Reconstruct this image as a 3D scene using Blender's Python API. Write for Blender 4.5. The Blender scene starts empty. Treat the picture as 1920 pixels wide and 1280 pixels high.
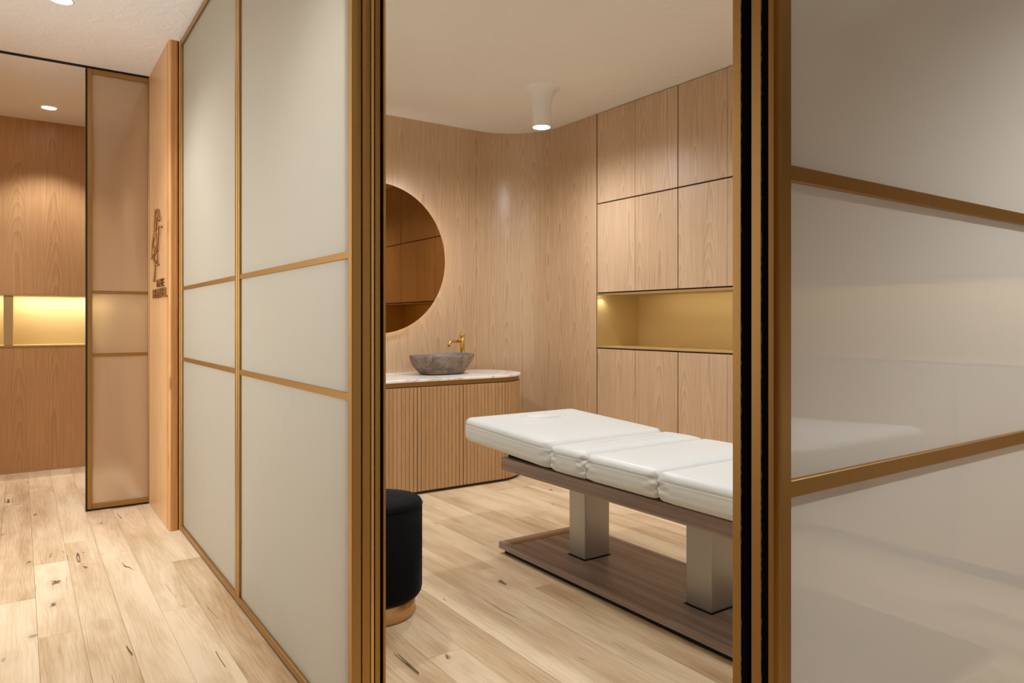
import bpy, bmesh, math, random
from mathutils import Vector, Matrix
random.seed(7)
SC = bpy.context.scene
COL = SC.collection
H = 2.815            # ceiling height
# ------------------------------------------------------------------ camera
FPX, CX, Y0, YAW, CAMZ = 1335.5, 960.0, 602.8, math.radians(34.658), 1.2
cd = bpy.data.cameras.new('camera'); cam = bpy.data.objects.new('camera', cd); COL.objects.link(cam)
cd.sensor_width = 36; cd.lens = FPX / 1920 * 36; cd.shift_y = -(640 - Y0) / 1920; cd.clip_start = 0.02
cam.location = (0, 0, CAMZ); cam.rotation_euler = (math.radians(90), 0, -YAW)
SC.camera = cam
# ------------------------------------------------------------------ world, big lights, exposure
w = bpy.data.worlds.new('world'); SC.world = w; w.use_nodes = True
w.node_tree.nodes['Background'].inputs[0].default_value = (0.95, 0.97, 1.0, 1)
w.node_tree.nodes['Background'].inputs[1].default_value = 0.35
VS = SC.view_settings
VS.view_transform = 'Standard'; VS.look = 'None'; VS.gamma = 1; VS.use_curve_mapping = False
VS.exposure = 0.40
SC.cycles.max_bounces = 8; SC.cycles.diffuse_bounces = 4; SC.cycles.glossy_bounces = 4
SC.cycles.adaptive_threshold = 0.02
SC.cycles.transmission_bounces = 6; SC.cycles.sample_clamp_indirect = 6


def area(name, loc, rot, sx, sy, power, col, spread=180):
    d = bpy.data.lights.new(name, 'AREA'); d.shape = 'RECTANGLE'; d.size = sx; d.size_y = sy
    d.energy = power; d.color = col; d.spread = math.radians(spread)
    o = bpy.data.objects.new(name, d); COL.objects.link(o); o.location = loc; o.rotation_euler = rot
    return o


# daylight through an assumed unseen corridor window (the wall opposite the glass partition)
area('assumed_window_daylight', (-1.42, 3.7, 1.45), (0, math.radians(-74), 0), 2.2, 2.4, 47, (0.98, 0.985, 1.0), 125)  # assumed source; place, size and tilt set for corridor and room brightness

# ------------------------------------------------------------------ pixel helpers (directions only)
RX, RY = math.cos(YAW), -math.sin(YAW)
FX, FY = math.sin(YAW), math.cos(YAW)


def ray(x, y):
    t = (x - CX) / FPX
    return Vector((t * RX + FX, t * RY + FY, -(y - Y0) / FPX))


def on_x(x, y, X):
    d = ray(x, y); p = d * (X / d.x); p.z += CAMZ; return p


def on_y(x, y, Y):
    d = ray(x, y); p = d * (Y / d.y); p.z += CAMZ; return p


# ------------------------------------------------------------------ materials
class NT:
    def __init__(self, name):
        self.m = bpy.data.materials.new(name); self.m.use_nodes = True
        self.t = self.m.node_tree; self.t.nodes.clear()
        self.out = self.t.nodes.new('ShaderNodeOutputMaterial')

    def n(self, typ, ins=None, **kw):
        nd = self.t.nodes.new(typ)
        for k, v in kw.items(): setattr(nd, k, v)
        for k, v in (ins or {}).items():
            if isinstance(v, bpy.types.NodeSocket): self.t.links.new(v, nd.inputs[k])
            else: nd.inputs[k].default_value = v
        return nd

    def math(self, op, a, b=0.0, c=0.0):
        return self.n('ShaderNodeMath', {0: a, 1: b, 2: c}, operation=op).outputs[0]

    def mix(self, f, a, b):
        nd = self.n('ShaderNodeMix', data_type='RGBA')
        for s, v in ((nd.inputs[0], f), (nd.inputs[6], a), (nd.inputs[7], b)):
            if isinstance(v, bpy.types.NodeSocket): self.t.links.new(v, s)
            else: s.default_value = v if not isinstance(v, tuple) else (*v[:3], 1)
        return nd.outputs[2]

    def ramp(self, f, stops):
        nd = self.n('ShaderNodeValToRGB', {0: f}); e = nd.color_ramp.elements
        while len(e) < len(stops): e.new(0.5)
        for i, (p, c) in enumerate(stops):
            e[i].position = p; e[i].color = (*c, 1) if len(c) == 3 else c
        return nd.outputs[0]

    def sep(self, v):
        return self.n('ShaderNodeSeparateXYZ', {0: v}).outputs

    def comb(self, x, y, z):
        return self.n('ShaderNodeCombineXYZ', {0: x, 1: y, 2: z}).outputs[0]

    def noise(self, v, scale, detail=3, rough=0.5, dist=0.0):
        return self.n('ShaderNodeTexNoise', {'Vector': v, 'Scale': scale, 'Detail': detail, 'Roughness': rough, 'Distortion': dist}).outputs[0]

    def bump(self, h, strength, dist=0.01):
        return self.n('ShaderNodeBump', {'Height': h, 'Strength': strength, 'Distance': dist}).outputs[0]

    def bsdf(self, **kw):
        ins = {k.replace('_', ' '): (v if not (isinstance(v, tuple) and len(v) == 3) else (*v, 1)) for k, v in kw.items()}
        return self.n('ShaderNodeBsdfPrincipled', ins).outputs[0]

    def done(self, sh):
        self.t.links.new(sh, self.out.inputs[0]); return self.m

    def pos(self):
        return self.n('ShaderNodeNewGeometry').outputs['Position']

    def rnd(self):
        return self.n('ShaderNodeObjectInfo').outputs['Random']


def plain(name, col, rough=0.5, metal=0.0, **kw):
    t = NT(name); return t.done(t.bsdf(Base_Color=col, Roughness=rough, Metallic=metal, **kw))


def emit(name, col, s):
    t = NT(name); return t.done(t.n('ShaderNodeEmission', {0: (*col, 1), 1: s}).outputs[0])


def veneer(name, light, dark, leaf=0.21, rough=0.42, contrast=1.0, shift=True, spec=0.5):
    """book-matched flat-cut oak veneer, grain vertical; u runs along the wall"""
    t = NT(name); p = t.sep(t.pos()); r = t.rnd()
    u = t.math('SUBTRACT', p[0], p[1])
    if shift: u = t.math('MULTIPLY_ADD', r, 7.31, u)
    z = t.math('MULTIPLY_ADD', r, 3.7, p[2]) if shift else p[2]
    pp = t.math('PINGPONG', u, leaf)
    c = t.math('SUBTRACT', pp, leaf * 0.45)
    warp = t.noise(t.comb(t.math('MULTIPLY', u, 5.0), t.math('MULTIPLY', z, 0.7), 0.0), 1.0, 2)
    wu = t.noise(t.comb(t.math('MULTIPLY', u, 1.3), t.math('MULTIPLY', z, 0.35), 4.0), 1.0, 2)
    par = t.math('MULTIPLY', t.math('MULTIPLY', c, c), 260.0)
    f = t.math('ADD', par, t.math('MULTIPLY', z, 1.5))
    f = t.math('ADD', f, t.math('MULTIPLY', warp, 2.6))
    f = t.math('ADD', f, t.math('MULTIPLY', wu, 6.0))
    ring = t.math('FRACT', t.math('MULTIPLY', f, 2.3))
    ring = t.math('POWER', ring, 2.2)
    fib = t.noise(t.comb(t.math('MULTIPLY', u, 260.0), t.math('MULTIPLY', z, 5.0), 0.0), 1.0, 3, 0.6)
    fib2 = t.noise(t.comb(t.math('MULTIPLY', u, 70.0), t.math('MULTIPLY', z, 1.2), 2.0), 1.0, 2)
    tone = t.noise(t.comb(t.math('MULTIPLY', u, 2.4), t.math('MULTIPLY', z, 0.25), 9.0), 1.0, 2)
    v = t.math('MULTIPLY', ring, 0.30 * contrast)
    v = t.math('ADD', v, t.math('MULTIPLY', t.math('SUBTRACT', fib, 0.5), 0.9 * contrast))
    v = t.math('ADD', v, t.math('MULTIPLY', t.math('SUBTRACT', fib2, 0.5), 0.6 * contrast))
    v = t.math('ADD', v, t.math('MULTIPLY', t.math('SUBTRACT', tone, 0.3), 0.7))
    col = t.ramp(v, [(0.0, light), (0.85, dark)])
    b = t.bump(fib, 0.05, 0.002)
    return t.done(t.bsdf(Base_Color=col, Roughness=rough, Normal=b, Specular_IOR_Level=spec))


M = {}
M['veneer'] = veneer('oak_veneer', (0.69, 0.50, 0.335), (0.44, 0.275, 0.15), contrast=1.3)
M['veneer_wall'] = veneer('oak_veneer_wall', (0.65, 0.46, 0.295), (0.41, 0.25, 0.13), leaf=0.17, rough=0.30, contrast=1.3, shift=False, spec=0.8)
M['veneer_hall'] = veneer('oak_veneer_hall', (0.56, 0.325, 0.15), (0.36, 0.18, 0.065), leaf=0.26, rough=0.4, contrast=1.3, shift=False)  # same oak veneer, with the hall's warmer light put into the colour
M['veneer_slat'] = veneer('oak_slat', (0.52, 0.315, 0.155), (0.34, 0.185, 0.078), leaf=0.09, contrast=0.7)
M['wood_back'] = plain('shadow_gap_brown', (0.055, 0.025, 0.01), 0.6)


def pine():
    t = NT('solid_pine'); p = t.sep(t.pos())
    u = t.math('SUBTRACT', p[0], p[1])
    g = t.noise(t.comb(t.math('MULTIPLY', u, 90.0), t.math('MULTIPLY', p[2], 1.6), 0.0), 1.0, 3, 0.5, 0.3)
    vo = t.n('ShaderNodeTexVoronoi', {'Vector': t.comb(t.math('MULTIPLY', u, 16.0), t.math('MULTIPLY', p[2], 5.2), 3.0), 'Scale': 1.0, 'Randomness': 1.0})
    k = t.math('LESS_THAN', vo.outputs['Distance'], 0.20)
    k2 = t.n('ShaderNodeMapRange', {0: vo.outputs['Distance'], 1: 0.05, 2: 0.42, 3: 1.0, 4: 0.0}).outputs[0]
    col = t.ramp(g, [(0.3, (0.58, 0.30, 0.10)), (0.7, (0.39, 0.17, 0.045))])
    col = t.mix(t.math('MULTIPLY', k2, 0.55), col, (0.34, 0.13, 0.03))
    col = t.mix(t.math('MULTIPLY', k, 0.5), col, (0.16, 0.05, 0.012))
    return t.done(t.bsdf(Base_Color=col, Roughness=0.45))


M['pine'] = pine()


def floor_oak():
    t = NT('oak_floorboard'); p = t.sep(t.pos()); r = t.rnd()
    x = t.math('MULTIPLY_ADD', r, 13.7, p[0]); y = t.math('MULTIPLY_ADD', r, 29.1, p[1])
    v2 = t.comb(x, y, 0.0)
    # wavy figure
    wob = t.noise(t.comb(t.math('MULTIPLY', x, 5.0), t.math('MULTIPLY', y, 0.9), 0.0), 1.0, 2, 0.5)
    f = t.math('ADD', t.math('MULTIPLY', x, 15.0), t.math('MULTIPLY', wob, 2.6))
    ring = t.math('POWER', t.math('FRACT', t.math('MULTIPLY', f, 3.2)), 2.0)
    fib = t.noise(t.comb(t.math('MULTIPLY', x, 190.0), t.math('MULTIPLY', y, 7.0), 0.0), 1.0, 3, 0.6)
    tone = t.noise(t.comb(t.math('MULTIPLY', x, 9.0), t.math('MULTIPLY', y, 1.1), 5.0), 1.0, 3, 0.55)
    v = t.math('ADD', t.math('MULTIPLY', ring, 0.10), t.math('MULTIPLY', t.math('SUBTRACT', fib, 0.5), 0.55))
    v = t.math('ADD', v, t.math('MULTIPLY', t.math('SUBTRACT', tone, 0.38), 1.35))
    v = t.math('ADD', v, t.math('MULTIPLY', t.math('SUBTRACT', r, 0.4), 0.42))
    col = t.ramp(v, [(0.0, (0.76, 0.61, 0.42)), (0.30, (0.62, 0.46, 0.285)), (0.70, (0.38, 0.235, 0.115))])
    # knots
    warp = t.noise(t.comb(t.math('MULTIPLY', x, 30.0), t.math('MULTIPLY', y, 18.0), 1.0), 1.0, 3, 0.6)
    wx = t.math('MULTIPLY_ADD', t.math('SUBTRACT', warp, 0.5), 0.055, x)
    wy = t.math('MULTIPLY_ADD', t.math('SUBTRACT', warp, 0.5), 0.06, y)
    vo = t.n('ShaderNodeTexVoronoi', {'Vector': t.comb(t.math('MULTIPLY', wx, 9.0), t.math('MULTIPLY', wy, 4.2), 7.0), 'Scale': 1.0, 'Randomness': 1.0})
    d = vo.outputs['Distance']
    rv = t.sep(vo.outputs['Color'])[0]
    size = t.n('ShaderNodeMapRange', {0: rv, 1: 0.45, 2: 1.0, 3: 0.01, 4: 0.17}).outputs[0]
    halo = t.n('ShaderNodeMapRange', {0: t.math('SUBTRACT', d, t.math('MULTIPLY', size, 2.6)), 1: -0.12, 2: 0.1, 3: 1.0, 4: 0.0}).outputs[0]
    halo = t.math('MULTIPLY', halo, t.math('GREATER_THAN', rv, 0.55))
    core = t.n('ShaderNodeMapRange', {0: t.math('SUBTRACT', d, size), 1: -0.06, 2: 0.012, 3: 1.0, 4: 0.0}).outputs[0]
    core = t.math('MULTIPLY', core, t.math('GREATER_THAN', rv, 0.55))
    col = t.mix(t.math('MULTIPLY', halo, 0.20), col, (0.36, 0.22, 0.11))
    col = t.mix(t.math('MULTIPLY', core, 0.85), col, (0.05, 0.03, 0.017))
    # filled cracks along the grain
    cr = t.noise(t.comb(t.math('MULTIPLY', x, 7.0), t.math('MULTIPLY', y, 0.45), 11.0), 1.0, 2, 0.5)
    cl = t.math('LESS_THAN', t.math('ABSOLUTE', t.math('SUBTRACT', cr, 0.5)), 0.0035)
    gate = t.noise(t.comb(t.math('MULTIPLY', x, 3.0), t.math('MULTIPLY', y, 2.2), 21.0), 1.0, 2)
    cl = t.math('MULTIPLY', cl, t.math('GREATER_THAN', gate, 0.60))
    col = t.mix(t.math('MULTIPLY', cl, 0.85), col, (0.06, 0.035, 0.02))
    b = t.bump(t.math('ADD', fib, t.math('MULTIPLY', core, -2.0)), 0.06, 0.002)
    return t.done(t.bsdf(Base_Color=col, Roughness=0.5, Normal=b, Specular_IOR_Level=0.35))


M['floor'] = floor_oak()
M['sub'] = plain('floor_underlay', (0.16, 0.10, 0.055), 0.8)


def plaster(name, col, amt):
    t = NT(name); p = t.pos()
    n1 = t.noise(p, 2.2, 4, 0.6, 1.2); n2 = t.noise(p, 9.0, 3, 0.5, 2.0)
    h = t.math('ADD', n1, t.math('MULTIPLY', t.math('POWER', n2, 3.0), 0.8))
    return t.done(t.bsdf(Base_Color=col, Roughness=0.75, Normal=t.bump(h, amt, 0.02), Specular_IOR_Level=0.25))


M['ceiling'] = plaster('trowelled_plaster', (0.87, 0.85, 0.81), 0.24)
M['white_wall'] = plaster('white_plaster', (0.78, 0.75, 0.70), 0.05)


def gold(name, col, rough, metal=1.0):
    t = NT(name); p = t.sep(t.pos())
    n = t.noise(t.comb(t.math('MULTIPLY', p[0], 300.0), t.math('MULTIPLY', p[1], 300.0), t.math('MULTIPLY', p[2], 2.0)), 1.0, 2)
    r = t.math('MULTIPLY_ADD', n, 0.1, rough - 0.05)
    return t.done(t.bsdf(Base_Color=col, Roughness=r, Metallic=metal))


M['gold'] = gold('anodised_gold', (0.41, 0.24, 0.08), 0.42)
M['gold_edge'] = gold('polished_gold_edge', (0.70, 0.47, 0.20), 0.3)
M['niche_gold'] = gold('brass_sheet', (0.56, 0.42, 0.205), 0.5, 0.7)
M['tap_gold'] = gold('brushed_brass', (0.80, 0.53, 0.17), 0.25)
M['black'] = plain('black_rubber', (0.004, 0.004, 0.004), 0.8)
M['brush'] = plain('black_brush_pile', (0.003, 0.003, 0.003), 0.95, Specular_IOR_Level=0.05)


def satin_glass():
    t = NT('etched_glass')
    dif = t.n('ShaderNodeBsdfDiffuse', {0: (0.29, 0.265, 0.21, 1)}).outputs[0]
    tra = t.n('ShaderNodeBsdfTranslucent', {0: (0.88, 0.85, 0.76, 1)}).outputs[0]
    glo = t.n('ShaderNodeBsdfGlossy', {'Color': (0.9, 0.92, 0.9, 1), 'Roughness': 0.5}).outputs[0]
    a = t.n('ShaderNodeMixShader', {0: 0.72, 1: dif, 2: tra}).outputs[0]
    return t.done(t.n('ShaderNodeMixShader', {0: 0.10, 1: a, 2: glo}).outputs[0])


def gloss_glass(name, clear, rough, dcol, tcol):
    t = NT(name); p = t.sep(t.pos())
    lines = t.math('SINE', t.math('MULTIPLY', t.math('ADD', p[0], p[1]), 2400.0))
    dif = t.n('ShaderNodeBsdfDiffuse', {0: (*dcol, 1)}).outputs[0]
    tra = t.n('ShaderNodeBsdfTranslucent', {0: (*tcol, 1)}).outputs[0]
    a = t.n('ShaderNodeMixShader', {0: 0.5, 1: dif, 2: tra}).outputs[0]
    ref = t.n('ShaderNodeBsdfRefraction', {'Color': (0.93, 0.92, 0.88, 1), 'Roughness': rough, 'IOR': 1.25}).outputs[0]
    b = t.n('ShaderNodeMixShader', {0: clear, 1: a, 2: ref}).outputs[0]
    glo = t.n('ShaderNodeBsdfGlossy', {'Color': (1, 1, 1, 1), 'Roughness': 0.012}).outputs[0]
    fr = t.n('ShaderNodeFresnel', {0: 1.5}).outputs[0]
    return t.done(t.n('ShaderNodeMixShader', {0: fr, 1: b, 2: glo}).outputs[0])


M['satin'] = satin_glass()
M['opal'] = gloss_glass('opal_laminated_glass', 0.05, 0.45, (0.82, 0.785, 0.71), (0.92, 0.89, 0.83))
M['opal_hall'] = gloss_glass('opal_hall_glass', 0.58, 0.30, (0.70, 0.50, 0.31), (0.90, 0.74, 0.54))


def leather():
    t = NT('white_leatherette'); p = t.pos()
    n = t.noise(p, 260.0, 2); n2 = t.noise(p, 7.0, 2)
    h = t.math('ADD', t.math('MULTIPLY', n, 0.15), n2)
    return t.done(t.bsdf(Base_Color=(0.685, 0.715, 0.715), Roughness=0.38, Normal=t.bump(h, 0.10, 0.01), Specular_IOR_Level=0.4))


M['leather'] = leather()


def walnut():
    t = NT('grey_walnut_laminate'); p = t.sep(t.pos())
    a = t.noise(t.comb(t.math('MULTIPLY', p[0], 26.0), t.math('MULTIPLY', p[1], 0.9), t.math('MULTIPLY', p[2], 60.0)), 1.0, 3, 0.6)
    b = t.noise(t.comb(t.math('MULTIPLY', p[0], 210.0), t.math('MULTIPLY', p[1], 6.0), t.math('MULTIPLY', p[2], 260.0)), 1.0, 2)
    v = t.math('ADD', t.math('MULTIPLY', a, 0.8), t.math('MULTIPLY', b, 0.3))
    col = t.ramp(v, [(0.34, (0.19, 0.135, 0.118)), (0.56, (0.31, 0.235, 0.21)), (0.76, (0.45, 0.37, 0.335))])
    return t.done(t.bsdf(Base_Color=col, Roughness=0.4))


M['walnut'] = walnut()
M['bronze_strip'] = plain('bronze_laminate', (0.30, 0.155, 0.07), 0.4)
M['column'] = plain('champagne_metal', (0.46, 0.45, 0.43), 0.38, 0.8)


def velvet():
    t = NT('black_velvet')
    return t.done(t.bsdf(Base_Color=(0.004, 0.0045, 0.005), Roughness=0.9, Sheen_Weight=0.25, Sheen_Roughness=0.35, Sheen_Tint=(0.25, 0.28, 0.32), Specular_IOR_Level=0.1))


M['velvet'] = velvet()
M['stool_base'] = gold('copper_gold_base', (0.62, 0.38, 0.19), 0.3)


def marble():
    t = NT('white_marble'); p = t.pos()
    a = t.noise(p, 2.2, 4, 0.55, 1.0)
    v = t.math('ABSOLUTE', t.math('SUBTRACT', a, 0.5))
    col = t.ramp(v, [(0.0, (0.66, 0.58, 0.52)), (0.02, (0.84, 0.81, 0.79)), (0.06, (0.90, 0.90, 0.89))])
    return t.done(t.bsdf(Base_Color=col, Roughness=0.25))


M['marble'] = marble()


def stone():
    t = NT('river_stone'); p = t.pos()
    a = t.noise(p, 7.0, 6, 0.65, 0.8); b = t.noise(p, 70.0, 4, 0.7); c = t.noise(p, 16.0, 4, 0.6, 2.0)
    col = t.ramp(a, [(0.36, (0.085, 0.062, 0.044)), (0.5, (0.225, 0.15, 0.105)), (0.64, (0.29, 0.24, 0.165))])
    v = t.math('LESS_THAN', t.math('ABSOLUTE', t.math('SUBTRACT', c, 0.5)), 0.012)
    col = t.mix(t.math('MULTIPLY', v, 0.35), col, (0.52, 0.46, 0.36))
    col = t.mix(t.n('ShaderNodeMapRange', {0: b, 1: 0.55, 2: 0.75, 3: 0.0, 4: 0.45}).outputs[0], col, (0.42, 0.34, 0.27))
    return t.done(t.bsdf(Base_Color=col, Roughness=0.6, Normal=t.bump(t.math('ADD', a, t.math('MULTIPLY', b, 0.5)), 0.7, 0.02)))


M['stone'] = stone()
M['stone_in'] = plain('honed_stone', (0.17, 0.18, 0.185), 0.4)
M['mirror'] = plain('bronze_mirror', (0.34, 0.185, 0.065), 0.015, 1.0)
M['lamp_white'] = plain('lamp_plaster', (0.86, 0.85, 0.81), 0.6)
M['lens'] = emit('lamp_lens', (1.0, 0.93, 0.82), 14)
M['led'] = emit('led_strip', (1.0, 0.80, 0.50), 9)
M['bronze'] = plain('bronze_sign', (0.30, 0.15, 0.05), 0.4, 0.6)


# ------------------------------------------------------------------ mesh helpers
def link(name, me, m, parent=None, **props):
    o = bpy.data.objects.new(name, me); COL.objects.link(o)
    if m is not None and not me.materials: me.materials.append(M[m] if isinstance(m, str) else m)
    if parent is not None: o.parent = parent
    for k, v in props.items(): o[k] = v
    return o


def thing(name, label, cat, loc=(0, 0, 0), group=None, rz=0.0):
    o = bpy.data.objects.new(name, None); COL.objects.link(o); o.location = loc; o.rotation_euler = (0, 0, rz)
    o.empty_display_size = 0.05; o['label'] = label; o['category'] = cat
    if group: o['group'] = group
    return o


def from_bm(name, bm, smooth=False):
    bmesh.ops.recalc_face_normals(bm, faces=bm.faces)
    me = bpy.data.meshes.new(name); bm.to_mesh(me); bm.free()
    if smooth:
        for p in me.polygons: p.use_smooth = True
    return me


def box_me(name, x0, x1, y0, y1, z0, z1, bev=0.0, seg=2):
    bm = bmesh.new(); bmesh.ops.create_cube(bm, size=1)
    for v in bm.verts:
        v.co = Vector((x0 + (v.co.x + .5) * (x1 - x0), y0 + (v.co.y + .5) * (y1 - y0), z0 + (v.co.z + .5) * (z1 - z0)))
    if bev: bmesh.ops.bevel(bm, geom=list(bm.edges), offset=bev, segments=seg, profile=0.5, affect='EDGES')
    return from_bm(name, bm)


def box(name, x0, x1, y0, y1, z0, z1, m, parent=None, bev=0.0, seg=2, **props):
    """world-space box; the parent Empty's location is subtracted"""
    o = (parent.location if parent is not None else Vector((0, 0, 0)))
    return link(name, box_me(name, x0 - o.x, x1 - o.x, y0 - o.y, y1 - o.y, z0 - o.z, z1 - o.z, bev, seg), m, parent, **props)


def struct(name, *a, **k):
    o = box(name, *a, **k); o['kind'] = 'structure'; return o


def rings_me(name, rings, cap0=True, cap1=True, closed=True, smooth=True):
    bm = bmesh.new(); R = [[bm.verts.new(c) for c in r] for r in rings]; n = len(rings[0])
    for a, b in zip(R[:-1], R[1:]):
        for i in range(n if closed else n - 1):
            j = (i + 1) % n
            bm.faces.new((a[i], a[j], b[j], b[i]))
    if cap0: bm.faces.new(R[0])
    if cap1: bm.faces.new(R[-1])
    return from_bm(name, bm, smooth)


def lathe_me(name, prof, n=48, smooth=True, cap0=True, cap1=True):
    return rings_me(name, [[(r * math.cos(2 * math.pi * i / n), r * math.sin(2 * math.pi * i / n), z) for i in range(n)] for r, z in prof], cap0, cap1, True, smooth)


def tube_me(name, pts, rad, n=10, smooth=True):
    pts = [Vector(p) for p in pts]; rings = []
    up = None
    for i, p in enumerate(pts):
        d = (pts[min(i + 1, len(pts) - 1)] - pts[max(i - 1, 0)]).normalized()
        if up is None:
            up = Vector((0, 0, 1)) if abs(d.z) < 0.9 else Vector((1, 0, 0))
        s = d.cross(up).normalized(); up = s.cross(d).normalized()
        r = rad[i] if isinstance(rad, (list, tuple)) else rad
        rings.append([p + s * (r * math.cos(2 * math.pi * k / n)) + up * (r * math.sin(2 * math.pi * k / n)) for k in range(n)])
    return rings_me(name, rings, smooth=smooth)


def rrect(hx, hy, r, k=5):
    r = max(min(r, hx - 1e-4, hy - 1e-4), 1e-4); out = []
    for cx, cy, a0 in ((hx - r, hy - r, 0), (-hx + r, hy - r, 90), (-hx + r, -hy + r, 180), (hx - r, -hy + r, 270)):
        for i in range(k + 1):
            a = math.radians(a0 + 90 * i / k); out.append((cx + r * math.cos(a), cy + r * math.sin(a)))
    return out


# ================================================================== THE SETTING
# floor: underlay + one object per board (they run along the corridor)
PW, LEN = 0.1425, 0.98
floor = struct('floor', -1.45, 4.25, -2.75, 7.1, -0.06, -0.014, 'sub')
plank_me = box_me('plank', -0.5, 0.5, -0.5, 0.5, -0.5, 0.5)
k = -10
while True:
    x0 = 0.057 + PW * k; k += 1
    if x0 + PW < -1.30: continue
    if x0 > 3.72: break
    xa, xb = max(x0, -1.32), min(x0 + PW, 3.75)
    ends = []; off = random.choice((0, 0, 0.33, -0.33, 0.49)) * LEN; j = -6 + random.choice((0, 1))
    while True:
        ends.append(3.24 + LEN * j + off)
        if ends[-1] > 7.0: break
        j += random.choice((1, 2, 2))
    ends = [e for e in ends if -2.6 < e < 6.75]
    ends = [-2.7] + ends + [6.9]
    for a, b in zip(ends[:-1], ends[1:]):
        g = 0.0005
        o = link('plank', plank_me, 'floor', floor)
        o.location = ((xa + xb) / 2, (a + b) / 2, -0.007 + random.uniform(-0.0003, 0.0002))
        o.scale = (xb - xa - 2 * g, b - a - 2 * g, 0.0138)

ceil = struct('ceiling', -1.45, 4.3, -2.75, 7.1, H, H + 0.1, 'ceiling')

# corridor left wall with an assumed window (unseen, out of frame, added to let daylight in)
wl = struct('wall_left', -1.42, -1.30, -2.7, 2.5, 0, H, 'veneer_hall')
box('wall_pier', -1.42, -1.30, 4.9, 7.05, 0, H, 'veneer_hall', wl)
box('wall_sill', -1.42, -1.30, 2.5, 4.9, 0, 0.35, 'veneer_hall', wl)
box('wall_lintel', -1.42, -1.30, 2.5, 4.9, 2.55, H, 'veneer_hall', wl)
assumed_win = struct('assumed_window_1', -1.40, -1.34, 2.5, 2.55, 0.35, 2.55, 'gold')  # frame of the assumed, unseen window
for yy in (3.28, 4.06, 4.85): box('assumed_window_stile', -1.40, -1.34, yy, yy + 0.05, 0.35, 2.55, 'gold', assumed_win)
box('assumed_window_rail', -1.40, -1.34, 2.55, 4.85, 0.35, 0.40, 'gold', assumed_win)
box('assumed_window_rail', -1.40, -1.34, 2.55, 4.85, 2.50, 2.55, 'gold', assumed_win)
struct('wall_front', -1.42, 4.25, -2.72, -2.62, 0, H, 'white_wall')

# hall end wall: two veneer panels and a brass-lined niche between them
HY = 6.87
wh = struct('wall_hall', -1.42, 0.80, HY + 0.42, HY + 0.46, 0, H, 'wood_back')
box('panel', -1.30, 0.70, HY, HY + 0.03, 1.418, H, 'veneer_hall', wh)
box('panel', -1.30, 0.70, HY, HY + 0.03, 0.0, 1.000, 'veneer_hall', wh)
box('niche_back', -1.30, 0.70, HY + 0.30, HY + 0.31, 1.0, 1.42, 'niche_gold', wh)
box('niche_top', -1.30, 0.70, HY - 0.004, HY + 0.30, 1.405, 1.417, 'niche_gold', wh)
box('niche_bottom', -1.30, 0.70, HY - 0.004, HY + 0.30, 1.001, 1.012, 'niche_gold', wh)
box('niche_divider', -0.105, -0.040, HY + 0.0, HY + 0.30, 1.012, 1.405, 'niche_gold', wh, bev=0.008)
area('hall_niche_light', (0.0, HY + 0.10, 1.400), (math.radians(18), 0, 0), 1.8, 0.02, 10, (1, 0.90, 0.72))

# sign wall: veneered stub wall with a solid pine end post; the corridor door closes against it
WX = 0.703
ws = struct('wall_sign', WX + 0.004, 0.752, 4.60, HY + 0.3, 0, H, 'wood_back')
box('panel', WX, WX + 0.012, 4.53, HY, 0.002, H, 'veneer_hall', ws)
bm = bmesh.new()
prof = []
for px, py in rrect(0.0245, 0.035, 0.012, 4): prof.append((0.7285 + px, 4.500 + py))
ws_post = link('post', rings_me('post', [[(a, b, 0.001) for a, b in prof], [(a, b, H) for a, b in prof]], smooth=False), 'pine', ws)
struct('wall_partition', 0.757, 0.86, 4.44, 5.2, 0, H, 'veneer_hall')

# mirror wall + rounded corner, up to the cupboards
YC, XC, RC = 5.13, 3.69, 0.50
wb = struct('wall_back', 0.86, 3.75, YC + 0.03, YC + 0.10, 0, H, 'wood_back')


def wall_panel(pts, parent):
    n = len(pts); rings = []
    for i in range(n):
        a = Vector(pts[max(i - 1, 0)]); b = Vector(pts[min(i + 1, n - 1)]); d = (b - a).normalized(); nn = Vector((-d.y, d.x)) * 0.02
        p = Vector(pts[i]); q = p + nn
        rings.append([(p.x, p.y, 0.0), (p.x, p.y, H), (q.x, q.y, H), (q.x, q.y, 0.0)])
    me = rings_me('panel', rings, smooth=True)
    me.set_sharp_from_angle(angle=math.radians(40))
    return link('panel', me, 'veneer_wall', parent)


wall_panel([(0.87, YC), (2.0, YC)], wb)
wall_panel([(2.002, YC), (3.178, YC)], wb)
crv = [(3.180, YC), (XC - RC, YC)]
for i in range(1, 25):
    a = math.radians(90 - 90 * i / 24); crv.append((XC - RC + RC * math.cos(a), YC - RC + RC * math.sin(a)))
crv.append((XC, 4.184))
wall_panel(crv, wb)
struct('wall_right', 4.18, 4.28, -2.7, 5.2, 0, H, 'wood_back')

# dark ceiling track over the corridor door
trk = box('ceiling_track', -1.28, 0.70, 5.222, 5.250, H - 0.008, H - 0.0005, 'black')
trk['label'] = 'thin black door track across the corridor ceiling'; trk['category'] = 'track'


# ================================================================== GLASS PANELS
ZB = [(0.977, 0.999), (1.378, 1.398)]


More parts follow.
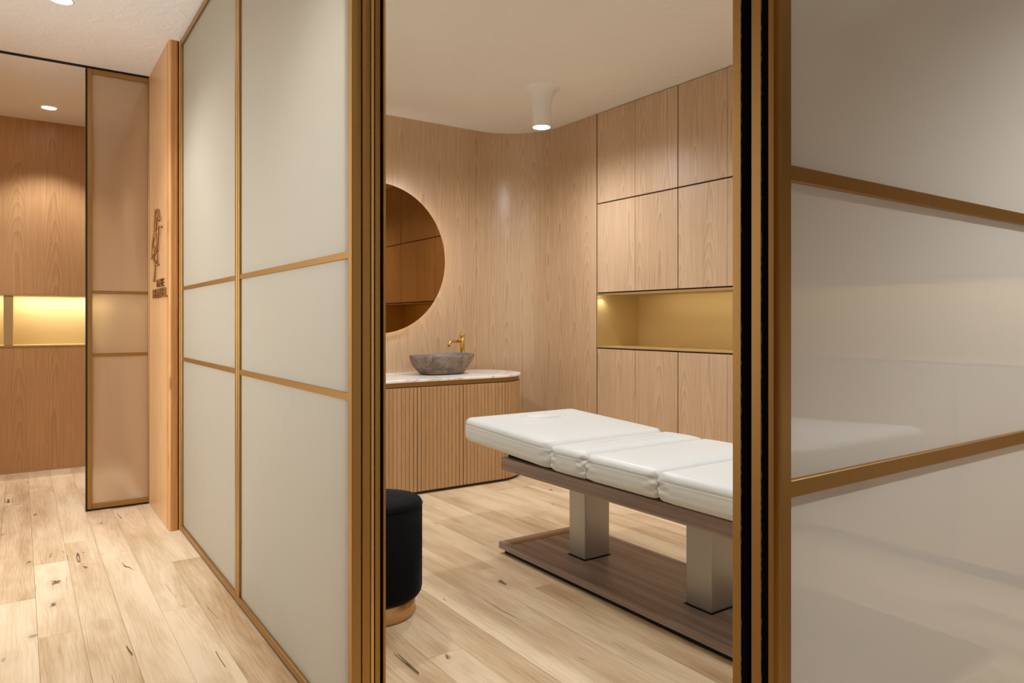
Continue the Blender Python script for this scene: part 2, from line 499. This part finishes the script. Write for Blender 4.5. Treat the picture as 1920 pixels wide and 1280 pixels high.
def glazed(name, label, cat, axis, fixed, a0, a1, sgn, thick, mglass, z0=0.012, z1=H - 0.012, st=0.030, st1=None, rail=0.030, proud=0.007, mbar='gold', hole=False, group=None):
    """panel in plane X=fixed (axis 'x') or Y=fixed (axis 'y'); fixed is the visible front face of the frame;
    sgn = direction from the front face into the panel. a0..a1 extent along the other axis"""
    loc = (fixed, (a0 + a1) / 2, 0) if axis == 'x' else ((a0 + a1) / 2, fixed, 0)
    t = thing(name, label, cat, loc, group)

    def b(nm, d0, d1, s0, s1, zz0, zz1, m, **kw):
        e0, e1 = fixed + sgn * d0, fixed + sgn * d1
        if e0 > e1: e0, e1 = e1, e0
        if axis == 'x': return box(nm, e0, e1, s0, s1, zz0, zz1, m, t, **kw)
        return box(nm, s0, s1, e0, e1, zz0, zz1, m, t, **kw)
    st1 = st if st1 is None else st1
    if st: b('stile', 0, thick, a0, a0 + st, z0, z1, 'gold', bev=0.0015, seg=1)
    if st1: b('stile', 0, thick, a1 - st1, a1, z0, z1, 'gold', bev=0.0015, seg=1)
    i0, i1 = a0 + st, a1 - st1
    b('rail', 0.001, thick, i0, i1, z0, z0 + rail, 'gold', bev=0.0015, seg=1)
    b('rail', 0.001, thick, i0, i1, z1 - rail, z1, 'gold', bev=0.0015, seg=1)
    g0 = proud + 0.004; zs = [z0 + rail] + [z for p in ZB for z in p] + [z1 - rail]
    for q0, q1 in ((zs[0], zs[1] + 0.011), (zs[1] + 0.011, zs[3] + 0.010), (zs[3] + 0.010, zs[5])):
        b('pane', g0, g0 + 0.008, i0, i1, q0, q1, mglass)
    for q0, q1 in ZB: b('bar', 0.004, g0, i0, i1, q0, q1, mbar, bev=0.001, seg=1)
    b('gasket', 0.006, thick - 0.004, a0, a1, z0 - 0.011, z0, 'black')
    b('gasket', 0.006, thick - 0.004, a0, a1, z1, z1 + 0.011, 'black')
    return t


PX = 0.756
YM = 3.142
glazed('glass_partition', 'frosted glass partition panel with gold bars beside the wooden post', 'partition', 'x', PX, YM + 0.003, 4.425, 1, 0.028, 'satin')
glazed('glass_partition', 'frosted glass partition panel with gold bars next to the doorway', 'partition', 'x', PX, 1.872, YM - 0.003, 1, 0.028, 'satin')

def brush(name, axis, fixed, a0, a1, z0, z1, depth, parent, jit=0.0018, both=False):
    n = 520; rings = []; o = parent.location
    for i in range(n + 1):
        z = z0 + (z1 - z0) * i / n
        s0 = a0 + random.uniform(-jit, jit) * (1 if both else 0.25); s1 = a1 + random.uniform(-jit, jit)
        if axis == 'x': r = [(fixed, s0, z), (fixed, s1, z), (fixed + depth, s1, z), (fixed + depth, s0, z)]
        else: r = [(s0, fixed, z), (s1, fixed, z), (s1, fixed + depth, z), (s0, fixed + depth, z)]
        rings.append([(c[0] - o.x, c[1] - o.y, c[2] - o.z) for c in r])
    return link(name, rings_me(name, rings, smooth=False), 'brush', parent)


# jamb closing the stack on the room side
j = thing('door_jamb', 'gold door jamb with black brush strips left of the doorway', 'door frame', (0.84, 1.885, 0))
box('profile', 0.7855, 0.8100, 1.869, 1.915, 0, H, 'gold', j, bev=0.0015, seg=1)
box('profile', 0.8105, 0.8195, 1.866, 1.93, 0, H, 'gold_edge', j, bev=0.001, seg=1)
box('profile', 0.8245, 0.8425, 1.874, 1.93, 0, H, 'gold', j, bev=0.0015, seg=1)
brush('brush_seal', 'y', 1.872, 0.8196, 0.8242, 0.001, H - 0.001, 0.04, j, 0.0004)
brush('brush_seal', 'y', 1.874, 0.8428, 0.8472, 0.001, H - 0.001, 0.04, j, 0.0007)
box('profile', 0.8474, 0.8552, 1.866, 1.93, 0, H, 'gold', j, bev=0.001, seg=1)

# corner post on the right of the doorway, strips seen from the corridor
cp = thing('corner_post', 'gold and bronze corner post with two black brush strips right of the doorway', 'post', (0.78, 0.56, 0))
box('profile', 0.757, 0.785, 0.5808, 0.595, 0, H, 'gold', cp, bev=0.0012, seg=1)
brush('brush_seal', 'x', 0.7575, 0.5708, 0.5812, 0.001, H - 0.001, 0.03, cp, 0.0011)
box('profile', 0.764, 0.785, 0.5665, 0.5708, 0, H, 'gold', cp)
box('profile', 0.757, 0.785, 0.5508, 0.5665, 0, H, 'gold', cp, bev=0.0012, seg=1)
brush('brush_seal', 'x', 0.7575, 0.5410, 0.5512, 0.001, H - 0.001, 0.03, cp, 0.0011)
pr = [(0.757, 0.5408), (0.7575, 0.534)] + [(0.7665 - 0.009 * math.cos(math.radians(a)), 0.536 - 0.008 * math.sin(math.radians(a))) for a in (20, 40, 60, 75, 90)] + [(0.7845, 0.528), (0.7855, 0.529), (0.7855, 0.5408)]
link('profile', rings_me('profile', [[(a - 0.78, b - 0.56, 0) for a, b in pr], [(a - 0.78, b - 0.56, H) for a, b in pr]], smooth=False), 'gold', cp)
# right-hand glass panel between the two treatment rooms
glazed('glass_partition', 'large milky glass panel with brown bars at the right, reflecting a room', 'partition', 'y', 0.535, 0.786, 3.66, 1, 0.03, 'opal', st=0.0, st1=0.03, proud=0.009)
# corridor door leaf
glazed('sliding_door_leaf', 'narrow milky glass door leaf closing against the wood sign wall', 'door', 'y', 5.225, 0.351, 0.7025, 1, 0.03, 'opal_hall', st=0.028, st1=0.004, rail=0.03)
bs = box('edge_seal', 0.343, 0.351, 5.223, 5.255, 0.003, H - 0.016, 'black')
bs.name = 'door_edge_seal'; bs['label'] = 'black rubber seal along the free edge of the corridor door'; bs['category'] = 'seal'


# ================================================================== CUPBOARDS
CW = 0.4125
Y1 = 4.175
ROWS = [('top', 2.117, H - 0.004), ('middle', 1.425, 2.109), ('lower', 0.06, 0.992)]


def cupboard(ya, yb, z0, z1, label, group=None):
    t = thing('wall_cabinet', label, 'cabinet', (XC + 0.2, (ya + yb) / 2, z0), group)
    box('body', XC + 0.024, XC + 0.44, yb + 0.001, ya - 0.001, z0 - (0.0 if z0 > 0.1 else 0.058), z1, 'wood_back', t)
    mid = (ya + yb) / 2
    for d0, d1 in ((yb + 0.0045, mid - 0.0012), (mid + 0.0012, ya - 0.0045)):
        box('door', XC, XC + 0.022, d0, d1, z0 + 0.001, z1 - 0.001, 'veneer', t, bev=0.0008, seg=1)
    return t


def niche(ya, yb, label, lit):
    t = thing('shelf_niche', label, 'niche', (XC + 0.2, (ya + yb) / 2, 1.0))
    box('back_panel', XC + 0.440, XC + 0.446, yb, ya, 1.0, 1.418, 'niche_gold', t)
    box('top_panel', XC - 0.003, XC + 0.44, yb, ya, 1.410, 1.417, 'niche_gold', t)
    box('shelf_panel', XC - 0.003, XC + 0.44, yb, ya, 1.000, 1.008, 'niche_gold', t)
    box('side_panel', XC - 0.003, XC + 0.44, ya - 0.008, ya, 1.008, 1.410, 'niche_gold', t)
    box('side_panel', XC - 0.003, XC + 0.44, yb, yb + 0.008, 1.008, 1.410, 'niche_gold', t)
    box('light_strip', XC + 0.022, XC + 0.030, yb + 0.05, ya - 0.04, 1.4065, 1.4098, 'led', t)
    box('lip', XC - 0.003, XC + 0.001, yb, ya, 1.402, 1.411, 'niche_gold', t)
    a = area('niche_light', (XC + 0.035, (ya + yb) / 2, 1.402), (0, math.radians(-28), 0), 0.02, ya - yb - 0.1, lit, (1, 0.88, 0.66))
    link('puck_light', lathe_me('puck_light', [(0.012, 0.0), (0.012, 0.004)], 16, False), 'lens', t).location = (-0.165, ya - 0.05 - t.location.y, 0.4055)
    d = bpy.data.lights.new('puck_spot', 'SPOT'); d.energy = 1.6; d.spot_size = math.radians(130); d.spot_blend = 0.8; d.color = (1, 0.9, 0.7); d.shadow_soft_size = 0.01
    po = bpy.data.objects.new('puck_spot', d); COL.objects.link(po); po.location = (XC + 0.035, ya - 0.05, 1.402)
    return t


names = ['beside the curved wall', 'in the second column from the curved wall', 'in the third column, partly behind the doorway post', 'in the last column behind the milky glass panel']
for i in range(4):
    ya, yb = Y1 - i * 2 * CW, Y1 - (i + 1) * 2 * CW
    for nm, z0, z1 in ROWS:
        cupboard(ya, yb, z0, z1, 'pale oak two-door %s-row cabinet %s' % (nm, names[i]), 'oak wall cabinets')
niche(Y1, Y1 - 3 * 2 * CW, 'open brass-lined shelf niche between the oak cabinets', 2.0)
cupboard(Y1 - 6 * CW, Y1 - 8 * CW, 1.0, 1.417, 'short oak cabinet at the near end of the brass niche', 'oak wall cabinets')
box('filler_panel', XC + 0.002, XC + 0.02, 0.60, Y1 - 8 * CW - 0.003, 0, H - 0.002, 'veneer', None, label='narrow oak filler panel between cabinets and milky glass panel', category='panel')
# the neighbouring room, seen only as a reflection in the milky glass panel
for i in range(3):
    ya = 0.32 - i * 2 * CW; yb = ya - 2 * CW
    for nm, z0, z1 in ROWS:
        cupboard(ya, yb, z0, z1, 'oak %s-row cabinet faintly mirrored in the milky panel, %s' % (nm, ('at the right edge of the picture', 'in the middle of the panel', 'nearest the corner post')[i]), 'cabinets mirrored in the milky panel')
niche(0.32, 0.32 - 6 * CW, 'neighbouring room brass niche mirrored in the milky panel', 4.0)


# ================================================================== LAMPS
def spot(name, loc, power, size=110, blend=0.6, col=(0.97, 0.985, 1.0), rad=0.05, parent=None):
    d = bpy.data.lights.new(name, 'SPOT'); d.energy = power; d.spot_size = math.radians(size); d.spot_blend = blend
    d.color = col; d.shadow_soft_size = rad
    o = bpy.data.objects.new(name, d); COL.objects.link(o); o.location = loc
    if parent is not None: o.parent = parent
    return o


def trumpet(x, y, label, power):
    t = thing('ceiling_lamp', label, 'lamp', (x, y, 2.545))
    h = H - 2.545
    prof = [(0.052, 0.004), (0.064, 0.0), (0.066, 0.004), (0.066, 0.11), (0.068, 0.15), (0.072, 0.18), (0.079, 0.208), (0.089, 0.232), (0.102, 0.251), (0.115, 0.262), (0.132, h - 0.0005)]
    sh = link('shade', lathe_me('shade', prof, 56, cap0=False, cap1=False), 'lamp_white', t)
    link('lens', lathe_me('lens', [(0.0605, 0.0015), (0.0605, 0.006)], 40, False), 'lens', sh)
    spot('lamp_light', (0, 0, -0.004), power, 178, 1.0, rad=0.06, parent=t)
    return t


trumpet(2.978, 3.947, 'white trumpet-shaped ceiling lamp hanging before the curved oak wall', 72)
trumpet(2.978, 1.75, 'added unseen white trumpet-shaped ceiling lamp above the foot of the massage table, behind the doorway post', 72)  # lamp added out of view to spread the room light
trumpet(1.5, 3.947, 'added unseen white trumpet-shaped ceiling lamp behind the frosted partition', 72)  # added hidden lamp, softens the shadows around the table
trumpet(1.5, 1.75, 'added unseen white trumpet-shaped ceiling lamp just inside the doorway, above the top edge of the view', 72)  # added lamp above the frame, evens the room light, backlights the milky panel


def downlight(x, y, label, power, group='recessed corridor downlights'):
    t = thing('downlight', label, 'lamp', (x, y, H), group)
    link('trim', lathe_me('trim', [(0.046, -0.001), (0.052, -0.004), (0.056, -0.0005)], 40, cap0=False, cap1=False), 'lamp_white', t)
    link('lens', lathe_me('lens', [(0.047, -0.0025), (0.047, -0.0005)], 40, False), 'lens', t)
    spot('lamp_light', (0, 0, -0.01), power, 100, 0.5, parent=t)


downlight(0.183, 6.415, 'recessed round downlight in front of the hall end wall', 62)
downlight(-0.7, 6.1, 'added unseen round downlight of the hall, left of the picture edge', 50)  # added out of frame to lift the dim hall ceiling
downlight(0.173, 4.231, 'recessed round downlight at the top edge above the corridor', 36)
downlight(0.173, 2.05, 'added unseen recessed round corridor downlight beyond the top of the view', 30)  # added out of view to light the near corridor floor
downlight(2.0, -0.45, 'added unseen round downlight in the neighbouring room', 215)  # added unseen source that brightens the milky glass panel


# ================================================================== VANITY, BASIN, TAP, MIRROR
VY, VR, VXR = 4.43, 0.35, 2.957
VXL = 2 * 2.277 - VXR
VYC = VY + VR


def capsule(ins, n=20):
    r = VR - ins; out = []
    for i in range(n + 1):
        a = math.radians(90 - 180 * i / n); out.append((VXR + r * math.cos(a), min(VYC + r * math.sin(a), YC - 0.0015)))
    for i in range(n + 1):
        a = math.radians(270 - 180 * i / n); out.append((VXL + r * math.cos(a), min(VYC + r * math.sin(a), YC - 0.0015)))
    return out


def capsule_prism(name, ins, z0, z1, m, parent, bev=0.0):
    o = parent.location if parent is not None else Vector()
    lv = [(ins, z0), (ins, z1)] if not bev else [(ins + bev, z0), (ins, z0 + bev), (ins, z1 - bev), (ins + bev, z1)]
    me = rings_me(name, [[(a - o.x, b - o.y, z - o.z) for a, b in capsule(i)] for i, z in lv], smooth=False)
    return link(name, me, m, parent)


van = thing('vanity_unit', 'fluted oak vanity unit with rounded end under the mirror', 'cabinet', (2.277, VYC, 0))
capsule_prism('body', 0.013, 0.03, 0.750, 'wood_back', van)
capsule_prism('plinth', 0.022, 0.0, 0.03, 'wood_back', van)
capsule_prism('metal_strip', 0.010, 0.750, 0.781, 'gold', van)
SP = 0.03068
slat_me = box_me('slat', -0.0142, 0.0142, 0.0, 0.011, 0.022, 0.744, 0.0012, 1)
for i in range(-22 - 34, 23 + 36):
    s = (i + 0.5) * SP
    x = 2.267 + s
    if x < VXL:
        an = (x - VXL) / VR
        if an < -math.radians(166): continue
        px, py = VXL + VR * math.sin(an), VYC - VR * math.cos(an)
    elif x <= VXR:
        px, py, an = x, VY, 0.0
    else:
        an = (x - VXR) / VR
        if an > math.radians(166): continue
        px, py = VXR + VR * math.sin(an), VYC - VR * math.cos(an)
    sx = 0.87 if (i % 12 in (0, 11)) else 1.0
    o = link('slat', slat_me, 'veneer_slat', van)
    o.location = (px - van.location.x, py - van.location.y, 0); o.rotation_euler = (0, 0, an); o.scale = (sx, 1, 1)
ct = capsule_prism('countertop', -0.006, 0.781, 0.799, 'marble', None, 0.003)
ct['label'] = 'veined white marble countertop on the fluted vanity'; ct['category'] = 'countertop'

# stone vessel basin
bt = thing('stone_basin', 'rough brown natural stone basin on the marble countertop', 'basin', (2.665, 4.81, 0.7995))


def basin_ring(k, z, ph):
    out = []
    for i in range(56):
        a = 2 * math.pi * i / 56
        ax, ay = 0.252 * k, 0.195 * k
        c, s = math.cos(a), math.sin(a)
        e = (abs(c) ** 2.5 + abs(s) ** 2.5) ** (-1 / 2.5)
        wob = 1 + ph * (0.022 * math.sin(2 * a + 0.6) + 0.024 * math.sin(3 * a + 2.1) + 0.014 * math.sin(7 * a + z * 30) + 0.010 * math.sin(11 * a - z * 45))
        out.append((ax * e * c * wob, ay * e * s * wob, z + (0.003 * math.sin(a * 2 + 1.0) + 0.002 * math.sin(3 * a) + 0.004 * math.cos(a) if z > 0.1 else 0)))
    return out


outer = [(0.60, 0.0), (0.675, 0.006), (0.765, 0.03), (0.86, 0.06), (0.935, 0.09), (0.975, 0.115), (0.995, 0.135), (0.99, 0.146)]
link('shell', rings_me('shell', [basin_ring(k, z, 1.0) for k, z in outer] + [basin_ring(0.915, 0.147, 1.0)], cap1=False), 'stone', bt)
inner = [(0.915, 0.147), (0.885, 0.14), (0.80, 0.10), (0.66, 0.055), (0.40, 0.032), (0.08, 0.028)]
link('bowl', rings_me('bowl', [basin_ring(k, z, 1.0) for k, z in inner], cap0=False), 'stone_in', bt)

fx, fy = 2.965, 5.0
tp = thing('basin_tap', 'brushed gold tap standing behind the stone basin', 'tap', (fx, fy, 0.7995))
link('base_ring', lathe_me('base_ring', [(0.028, 0.0), (0.028, 0.006), (0.024, 0.008)], 28), 'tap_gold', tp)
link('body', lathe_me('body', [(0.0195, 0.006), (0.0195, 0.262), (0.0185, 0.264)], 28), 'tap_gold', tp)
hd = link('handle', lathe_me('handle', [(0.0185, 0.268), (0.0205, 0.269), (0.0205, 0.296), (0.0195, 0.298)], 28), 'tap_gold', tp)
link('lever', tube_me('lever', [(0, 0, 0.285), (-0.012, -0.03, 0.287), (-0.016, -0.042, 0.288)], 0.004, 8), 'tap_gold', hd)
d = Vector((-0.94, -0.34, 0)).normalized(); pts = [d * 0.01 + Vector((0, 0, 0.243))]
for i in range(9):
    a = math.radians(75 * i / 8); pts.append(d * (0.135 + 0.028 * math.sin(a)) + Vector((0, 0, 0.243 - 0.028 * (1 - math.cos(a)))))
pts.append(pts[-1] + (pts[-1] - pts[-2]).normalized() * 0.022)
link('spout', tube_me('spout', pts, 0.0115, 14), 'tap_gold', tp)

# round backlit bronze mirror
mz, mr, mx, my = 1.689, 0.580, 2.266, 5.075
mi = thing('round_mirror', 'large round bronze-tinted mirror with a soft backlight halo', 'mirror', (mx, YC, mz))


def disc(name, r, y0, y1, m, bev=0.0):
    prof = [(r, 0.0), (r, y1 - y0)] if not bev else [(r - bev, 0), (r, bev), (r, y1 - y0)]
    me = lathe_me(name, prof, 128, False); me.transform(Matrix.Rotation(math.radians(-90), 4, 'X'))
    me.transform(Matrix.Translation((0, y0 - YC, 0))); return link(name, me, m, mi)


disc('glass', mr, my, my + 0.006, 'mirror')
disc('backing', mr - 0.05, my + 0.0065, YC - 0.002, 'wood_back')
n = 128; rg = []
for i in range(n):
    a = 2 * math.pi * i / n; c, s = math.cos(a), math.sin(a)
    rg.append([((mr - 0.045) * c, my + 0.012 - YC, (mr - 0.045) * s), ((mr - 0.040) * c, my + 0.012 - YC, (mr - 0.040) * s), ((mr - 0.040) * c, my + 0.026 - YC, (mr - 0.040) * s), ((mr - 0.045) * c, my + 0.026 - YC, (mr - 0.045) * s)])
rg.append(rg[0])
M['halo'] = emit('mirror_backlight', (1.0, 0.90, 0.74), 10)
link('backlight', rings_me('backlight', rg, cap0=False, cap1=False, smooth=False), 'halo', mi)

# ================================================================== STOOL
st = thing('pouf_stool', 'black velvet drum stool with a copper-gold foot by the doorway', 'stool', (1.212, 2.731, 0))
link('foot', lathe_me('foot', [(0.140, 0.0), (0.152, 0.004), (0.156, 0.03), (0.156, 0.085)], 64), 'stool_base', st)
link('drum', lathe_me('drum', [(0.13, 0.078), (0.160, 0.078), (0.172, 0.084), (0.181, 0.097), (0.185, 0.115), (0.185, 0.445)], 72), 'velvet', st)
link('seat_top', lathe_me('seat_top', [(0.1845, 0.445), (0.1865, 0.448), (0.185, 0.456), (0.179, 0.466), (0.168, 0.472), (0.10, 0.476), (0.02, 0.477)], 72), 'velvet', st)


# ================================================================== MASSAGE TABLE
def section_me(name, hx, hy, z0, z1, tilt, crown, endfold, seed):
    """upholstered cushion; endfold=(fold at -y end, fold at +y end)"""
    rnd = random.Random(seed); ph = [rnd.uniform(0, 6) for _ in range(4)]
    h = z1 - z0; r0 = 0.024
    prof = [(0.05, 0.0), (0.018, 0.001), (0.006, 0.009), (0.001, 0.022)]
    for i in range(1, 9): prof.append((0.0 + 0.0005 * math.sin(i), 0.022 + (h - 0.055) * i / 9))
    prof += [(0.0, h - 0.033), (0.0022, h - 0.0305), (0.0005, h - 0.028), (0.003, h - 0.018), (0.009, h - 0.008), (0.018, h - 0.002), (0.03, h + 0.001)]
    mh = min(hx, hy)
    for q in range(1, 7): prof.append((0.03 + (mh * 0.86 - 0.03) * q / 6, None))
    rings = []
    ny = 14
    for ins, z in prof:
        a, b = hx - min(ins, hx - 0.02), hy - min(ins, hy - 0.02)
        rr = max((0.05 if not endfold[1] else 0.014) - ins, 0.005); ring = []
        base = rrect(a, b, rr, 4)
        pts = []
        for i in range(len(base)):
            p, q = base[i], base[(i + 1) % len(base)]
            L = math.hypot(q[0] - p[0], q[1] - p[1]); m = 1
            if i % 5 == 4: m = 24
            for s in range(m): pts.append((p[0] + (q[0] - p[0]) * s / m, p[1] + (q[1] - p[1]) * s / m))
        for x, y in pts:
            if z is None:
                zz = h + crown * (1 - (abs(x) / hx) ** 2.5) * (1 - (abs(y) / hy) ** 4)
            else:
                zz = z
            nx, nyv = x, y
            for e, on in ((-1, endfold[0]), (1, endfold[1])):
                if on and z is not None:
                    dist = hy - e * y
                    amp = 0.0075 * math.exp(-(dist / 0.045) ** 2)
                    f = math.sin(zz * 150 + dist * 60 + ph[0]) * 0.6 + math.sin(zz * 260 - dist * 90 + ph[1]) * 0.4
                    nx -= math.copysign(1, x) * amp * (0.9 + f)
            ring.append((nx, nyv, z0 + zz + tilt * (y + hy)))
        rings.append(ring)
    return rings_me(name, rings)


def massage_table(label, cy0, lift, copy_of=None):
    """origin on the floor at the head-side end of the base; +Y is the head"""
    t = thing('massage_table', label, 'massage table', (2.295, cy0, 0), 'massage tables')

    def b(nm, x0, x1, y0, y1, z0, z1, m, **kw):
        return box(nm, 2.295 + x0, 2.295 + x1, cy0 + y0, cy0 + y1, z0, z1, m, t, **kw)
    base = b('base', -0.245, 0.305, -1.62, 0.0, 0.024, 0.058, 'walnut', bev=0.003, seg=2)
    b('base_trim', -0.215, 0.275, -0.088, -0.012, 0.0575, 0.0595, 'bronze_strip').parent = base
    b('base_foot', -0.225, 0.285, -1.58, -0.03, 0.0, 0.024, 'black').parent = base
    for y0, y1 in ((-0.487, -0.367), (-1.243, -1.113)):
        c = b('column', -0.073, 0.085, y0, y1, 0.058, 0.425 + lift, 'column', bev=0.006, seg=3)
        b('floor_slot', -0.080, 0.092, y0 - 0.007, y1 + 0.007, 0.0575, 0.0595, 'black').parent = c
        b('collar', -0.079, 0.091, y0 - 0.006, y1 + (0.006 if y0 > -1 else 0.026), 0.405 + lift, 0.436 + lift, 'column', bev=0.003).parent = c
    b('frame', -0.240, 0.30, -1.62, -0.015, 0.435 + lift, 0.497 + lift, 'walnut', bev=0.002)
    b('subframe', -0.21, 0.27, -1.60, -0.04, 0.497 + lift, 0.54 + lift, 'black')
    secs = [(-1.235, -0.598, 0.543, 0.655, 0.0, 0.010, (0, 1)), (-1.76, -1.235, 0.543, 0.652, 0.0, 0.010, (0, 1))]
    secs = [(-1.235 + 0.0, -0.832, 0.543, 0.652, 0.0, 0.008, (1, 1)),
            (-0.832, -0.590, 0.543, 0.655, 0.0, 0.008, (1, 1)),
            (-0.590, 0.155, 0.545, 0.662, 0.045, 0.010, (1, 0)),
            (-1.76, -1.235, 0.540, 0.650, 0.0, 0.008, (0, 1))]
    for i, (a, c, z0, z1, tl, cr, ef) in enumerate(secs):
        me = section_me('cushion', 0.375, (c - a) / 2 - 0.0008, z0 + lift, z1 + lift, tl, cr, ef, 3 + i)
        o = link('cushion', me, 'leather', t); o.location = (0, (a + c) / 2, 0)
    # oval plug of the face hole
    hy = -0.06
    def zt(y): return 0.662 + 0.010 + 0.045 * (y + 0.590) + lift
    el = []
    for k, dz in ((1.25, -0.004), (1.18, 0.003), (1.10, 0.0045), (1.04, 0.002), (1.0, -0.004), (0.975, 0.002), (0.93, 0.008), (0.8, 0.012), (0.4, 0.014), (0.03, 0.0145)):
        el.append([(0.115 * k * math.cos(2 * math.pi * q / 40), hy + 0.068 * k * math.sin(2 * math.pi * q / 40), zt(hy + 0.068 * k * math.sin(2 * math.pi * q / 40)) + dz) for q in range(40)])
    link('face_plug', rings_me('face_plug', el, cap0=False), 'leather', t)
    return t


massage_table('white upholstered massage table on two metal columns in the treatment room', 3.088, 0.0)
massage_table('white massage table of the neighbouring room, seen as a reflection in the milky panel', -0.30, 0.13)

# ================================================================== SIGN ON THE STUB WALL
SX = WX - 0.012


def sp(cx, cy):  # crop pixel (crop of the sign) -> point on the sign plane
    return on_x(280 + cx / 8.53, 385 + cy / 8.53, SX)


em = thing('wall_emblem', 'bronze line-drawn emblem fixed to the wood sign wall', 'emblem', sp(90, 860))
strokes = [[(40, 860), (46, 740), (55, 620), (70, 500), (80, 340), (92, 180), (102, 95), (118, 68), (134, 95), (150, 170), (160, 215), (152, 250)],
           [(128, 170), (116, 250), (104, 380), (98, 480), (104, 580), (106, 650), (90, 730), (78, 800)],
           [(185, 342), (150, 345), (142, 440), (134, 560), (124, 660), (110, 760)],
           [(70, 690), (68, 780), (84, 880), (106, 945), (132, 945)],
           [(92, 640), (112, 760), (122, 860), (110, 940)],
           [(82, 900), (86, 1000), (82, 1110), (74, 1220)],
           [(30, 850), (58, 862)], [(100, 410), (126, 432)]]
for s in strokes:
    pts = [sp(*p) for p in s]; sm = []
    for i in range(len(pts) - 1):
        p0, p1, p2, p3 = pts[max(i - 1, 0)], pts[i], pts[i + 1], pts[min(i + 2, len(pts) - 1)]
        for q in range(4):
            u = q / 4
            sm.append(0.5 * ((2 * p1) + (p2 - p0) * u + (2 * p0 - 5 * p1 + 4 * p2 - p3) * u * u + (3 * p1 - p0 - 3 * p2 + p3) * u ** 3))
    sm.append(pts[-1]); sm = [p - em.location for p in sm]
    link('stroke', tube_me('stroke', sm, 0.0065, 8), 'bronze', em)


def lettering(txt, ya, yb, z0, z1, parent):
    """ya = left (far) edge, yb = right (near) edge"""
    n = len(txt); pitch = (ya - yb) / n
    for i, ch in enumerate(txt):
        cu = bpy.data.curves.new('letter', 'FONT'); cu.body = ch; cu.extrude = 0.5; cu.resolution_u = 3
        ob = bpy.data.objects.new('letter_tmp', cu); COL.objects.link(ob)
        bpy.context.view_layer.update()
        me = bpy.data.meshes.new_from_object(ob.evaluated_get(bpy.context.evaluated_depsgraph_get()))
        bpy.data.objects.remove(ob)
        xs = [v.co.x for v in me.vertices]; ys = [v.co.y for v in me.vertices]
        sx = pitch * 0.84 / max(max(xs) - min(xs), 0.25); sy = (z1 - z0) / (max(ys) - min(ys))
        c = (max(xs) + min(xs)) / 2
        for v in me.vertices:
            x, y, z = v.co
            v.co = Vector((SX - z * 0.016 + 0.004, ya - pitch * (i + 0.5) - (x - c) * sx, z0 + (y - min(ys)) * sy)) - parent.location
        me.flip_normals() if False else None
        link('letter', me, 'bronze', parent)


a0 = on_x(293, 530, SX); a1 = on_x(305, 530, SX)
lt = thing('wall_lettering', 'raised bronze lettering on two lines below the emblem', 'lettering', (SX, 4.85, 1.36))
lettering('THE', a0.y, a1.y, on_x(299, 537, SX).z, on_x(299, 523, SX).z, lt)
b0 = on_x(287, 550, SX); b1 = on_x(311, 550, SX)
lettering('HEIMNEL', b0.y, b1.y, on_x(299, 557.5, SX).z, on_x(299, 540.5, SX).z, lt)
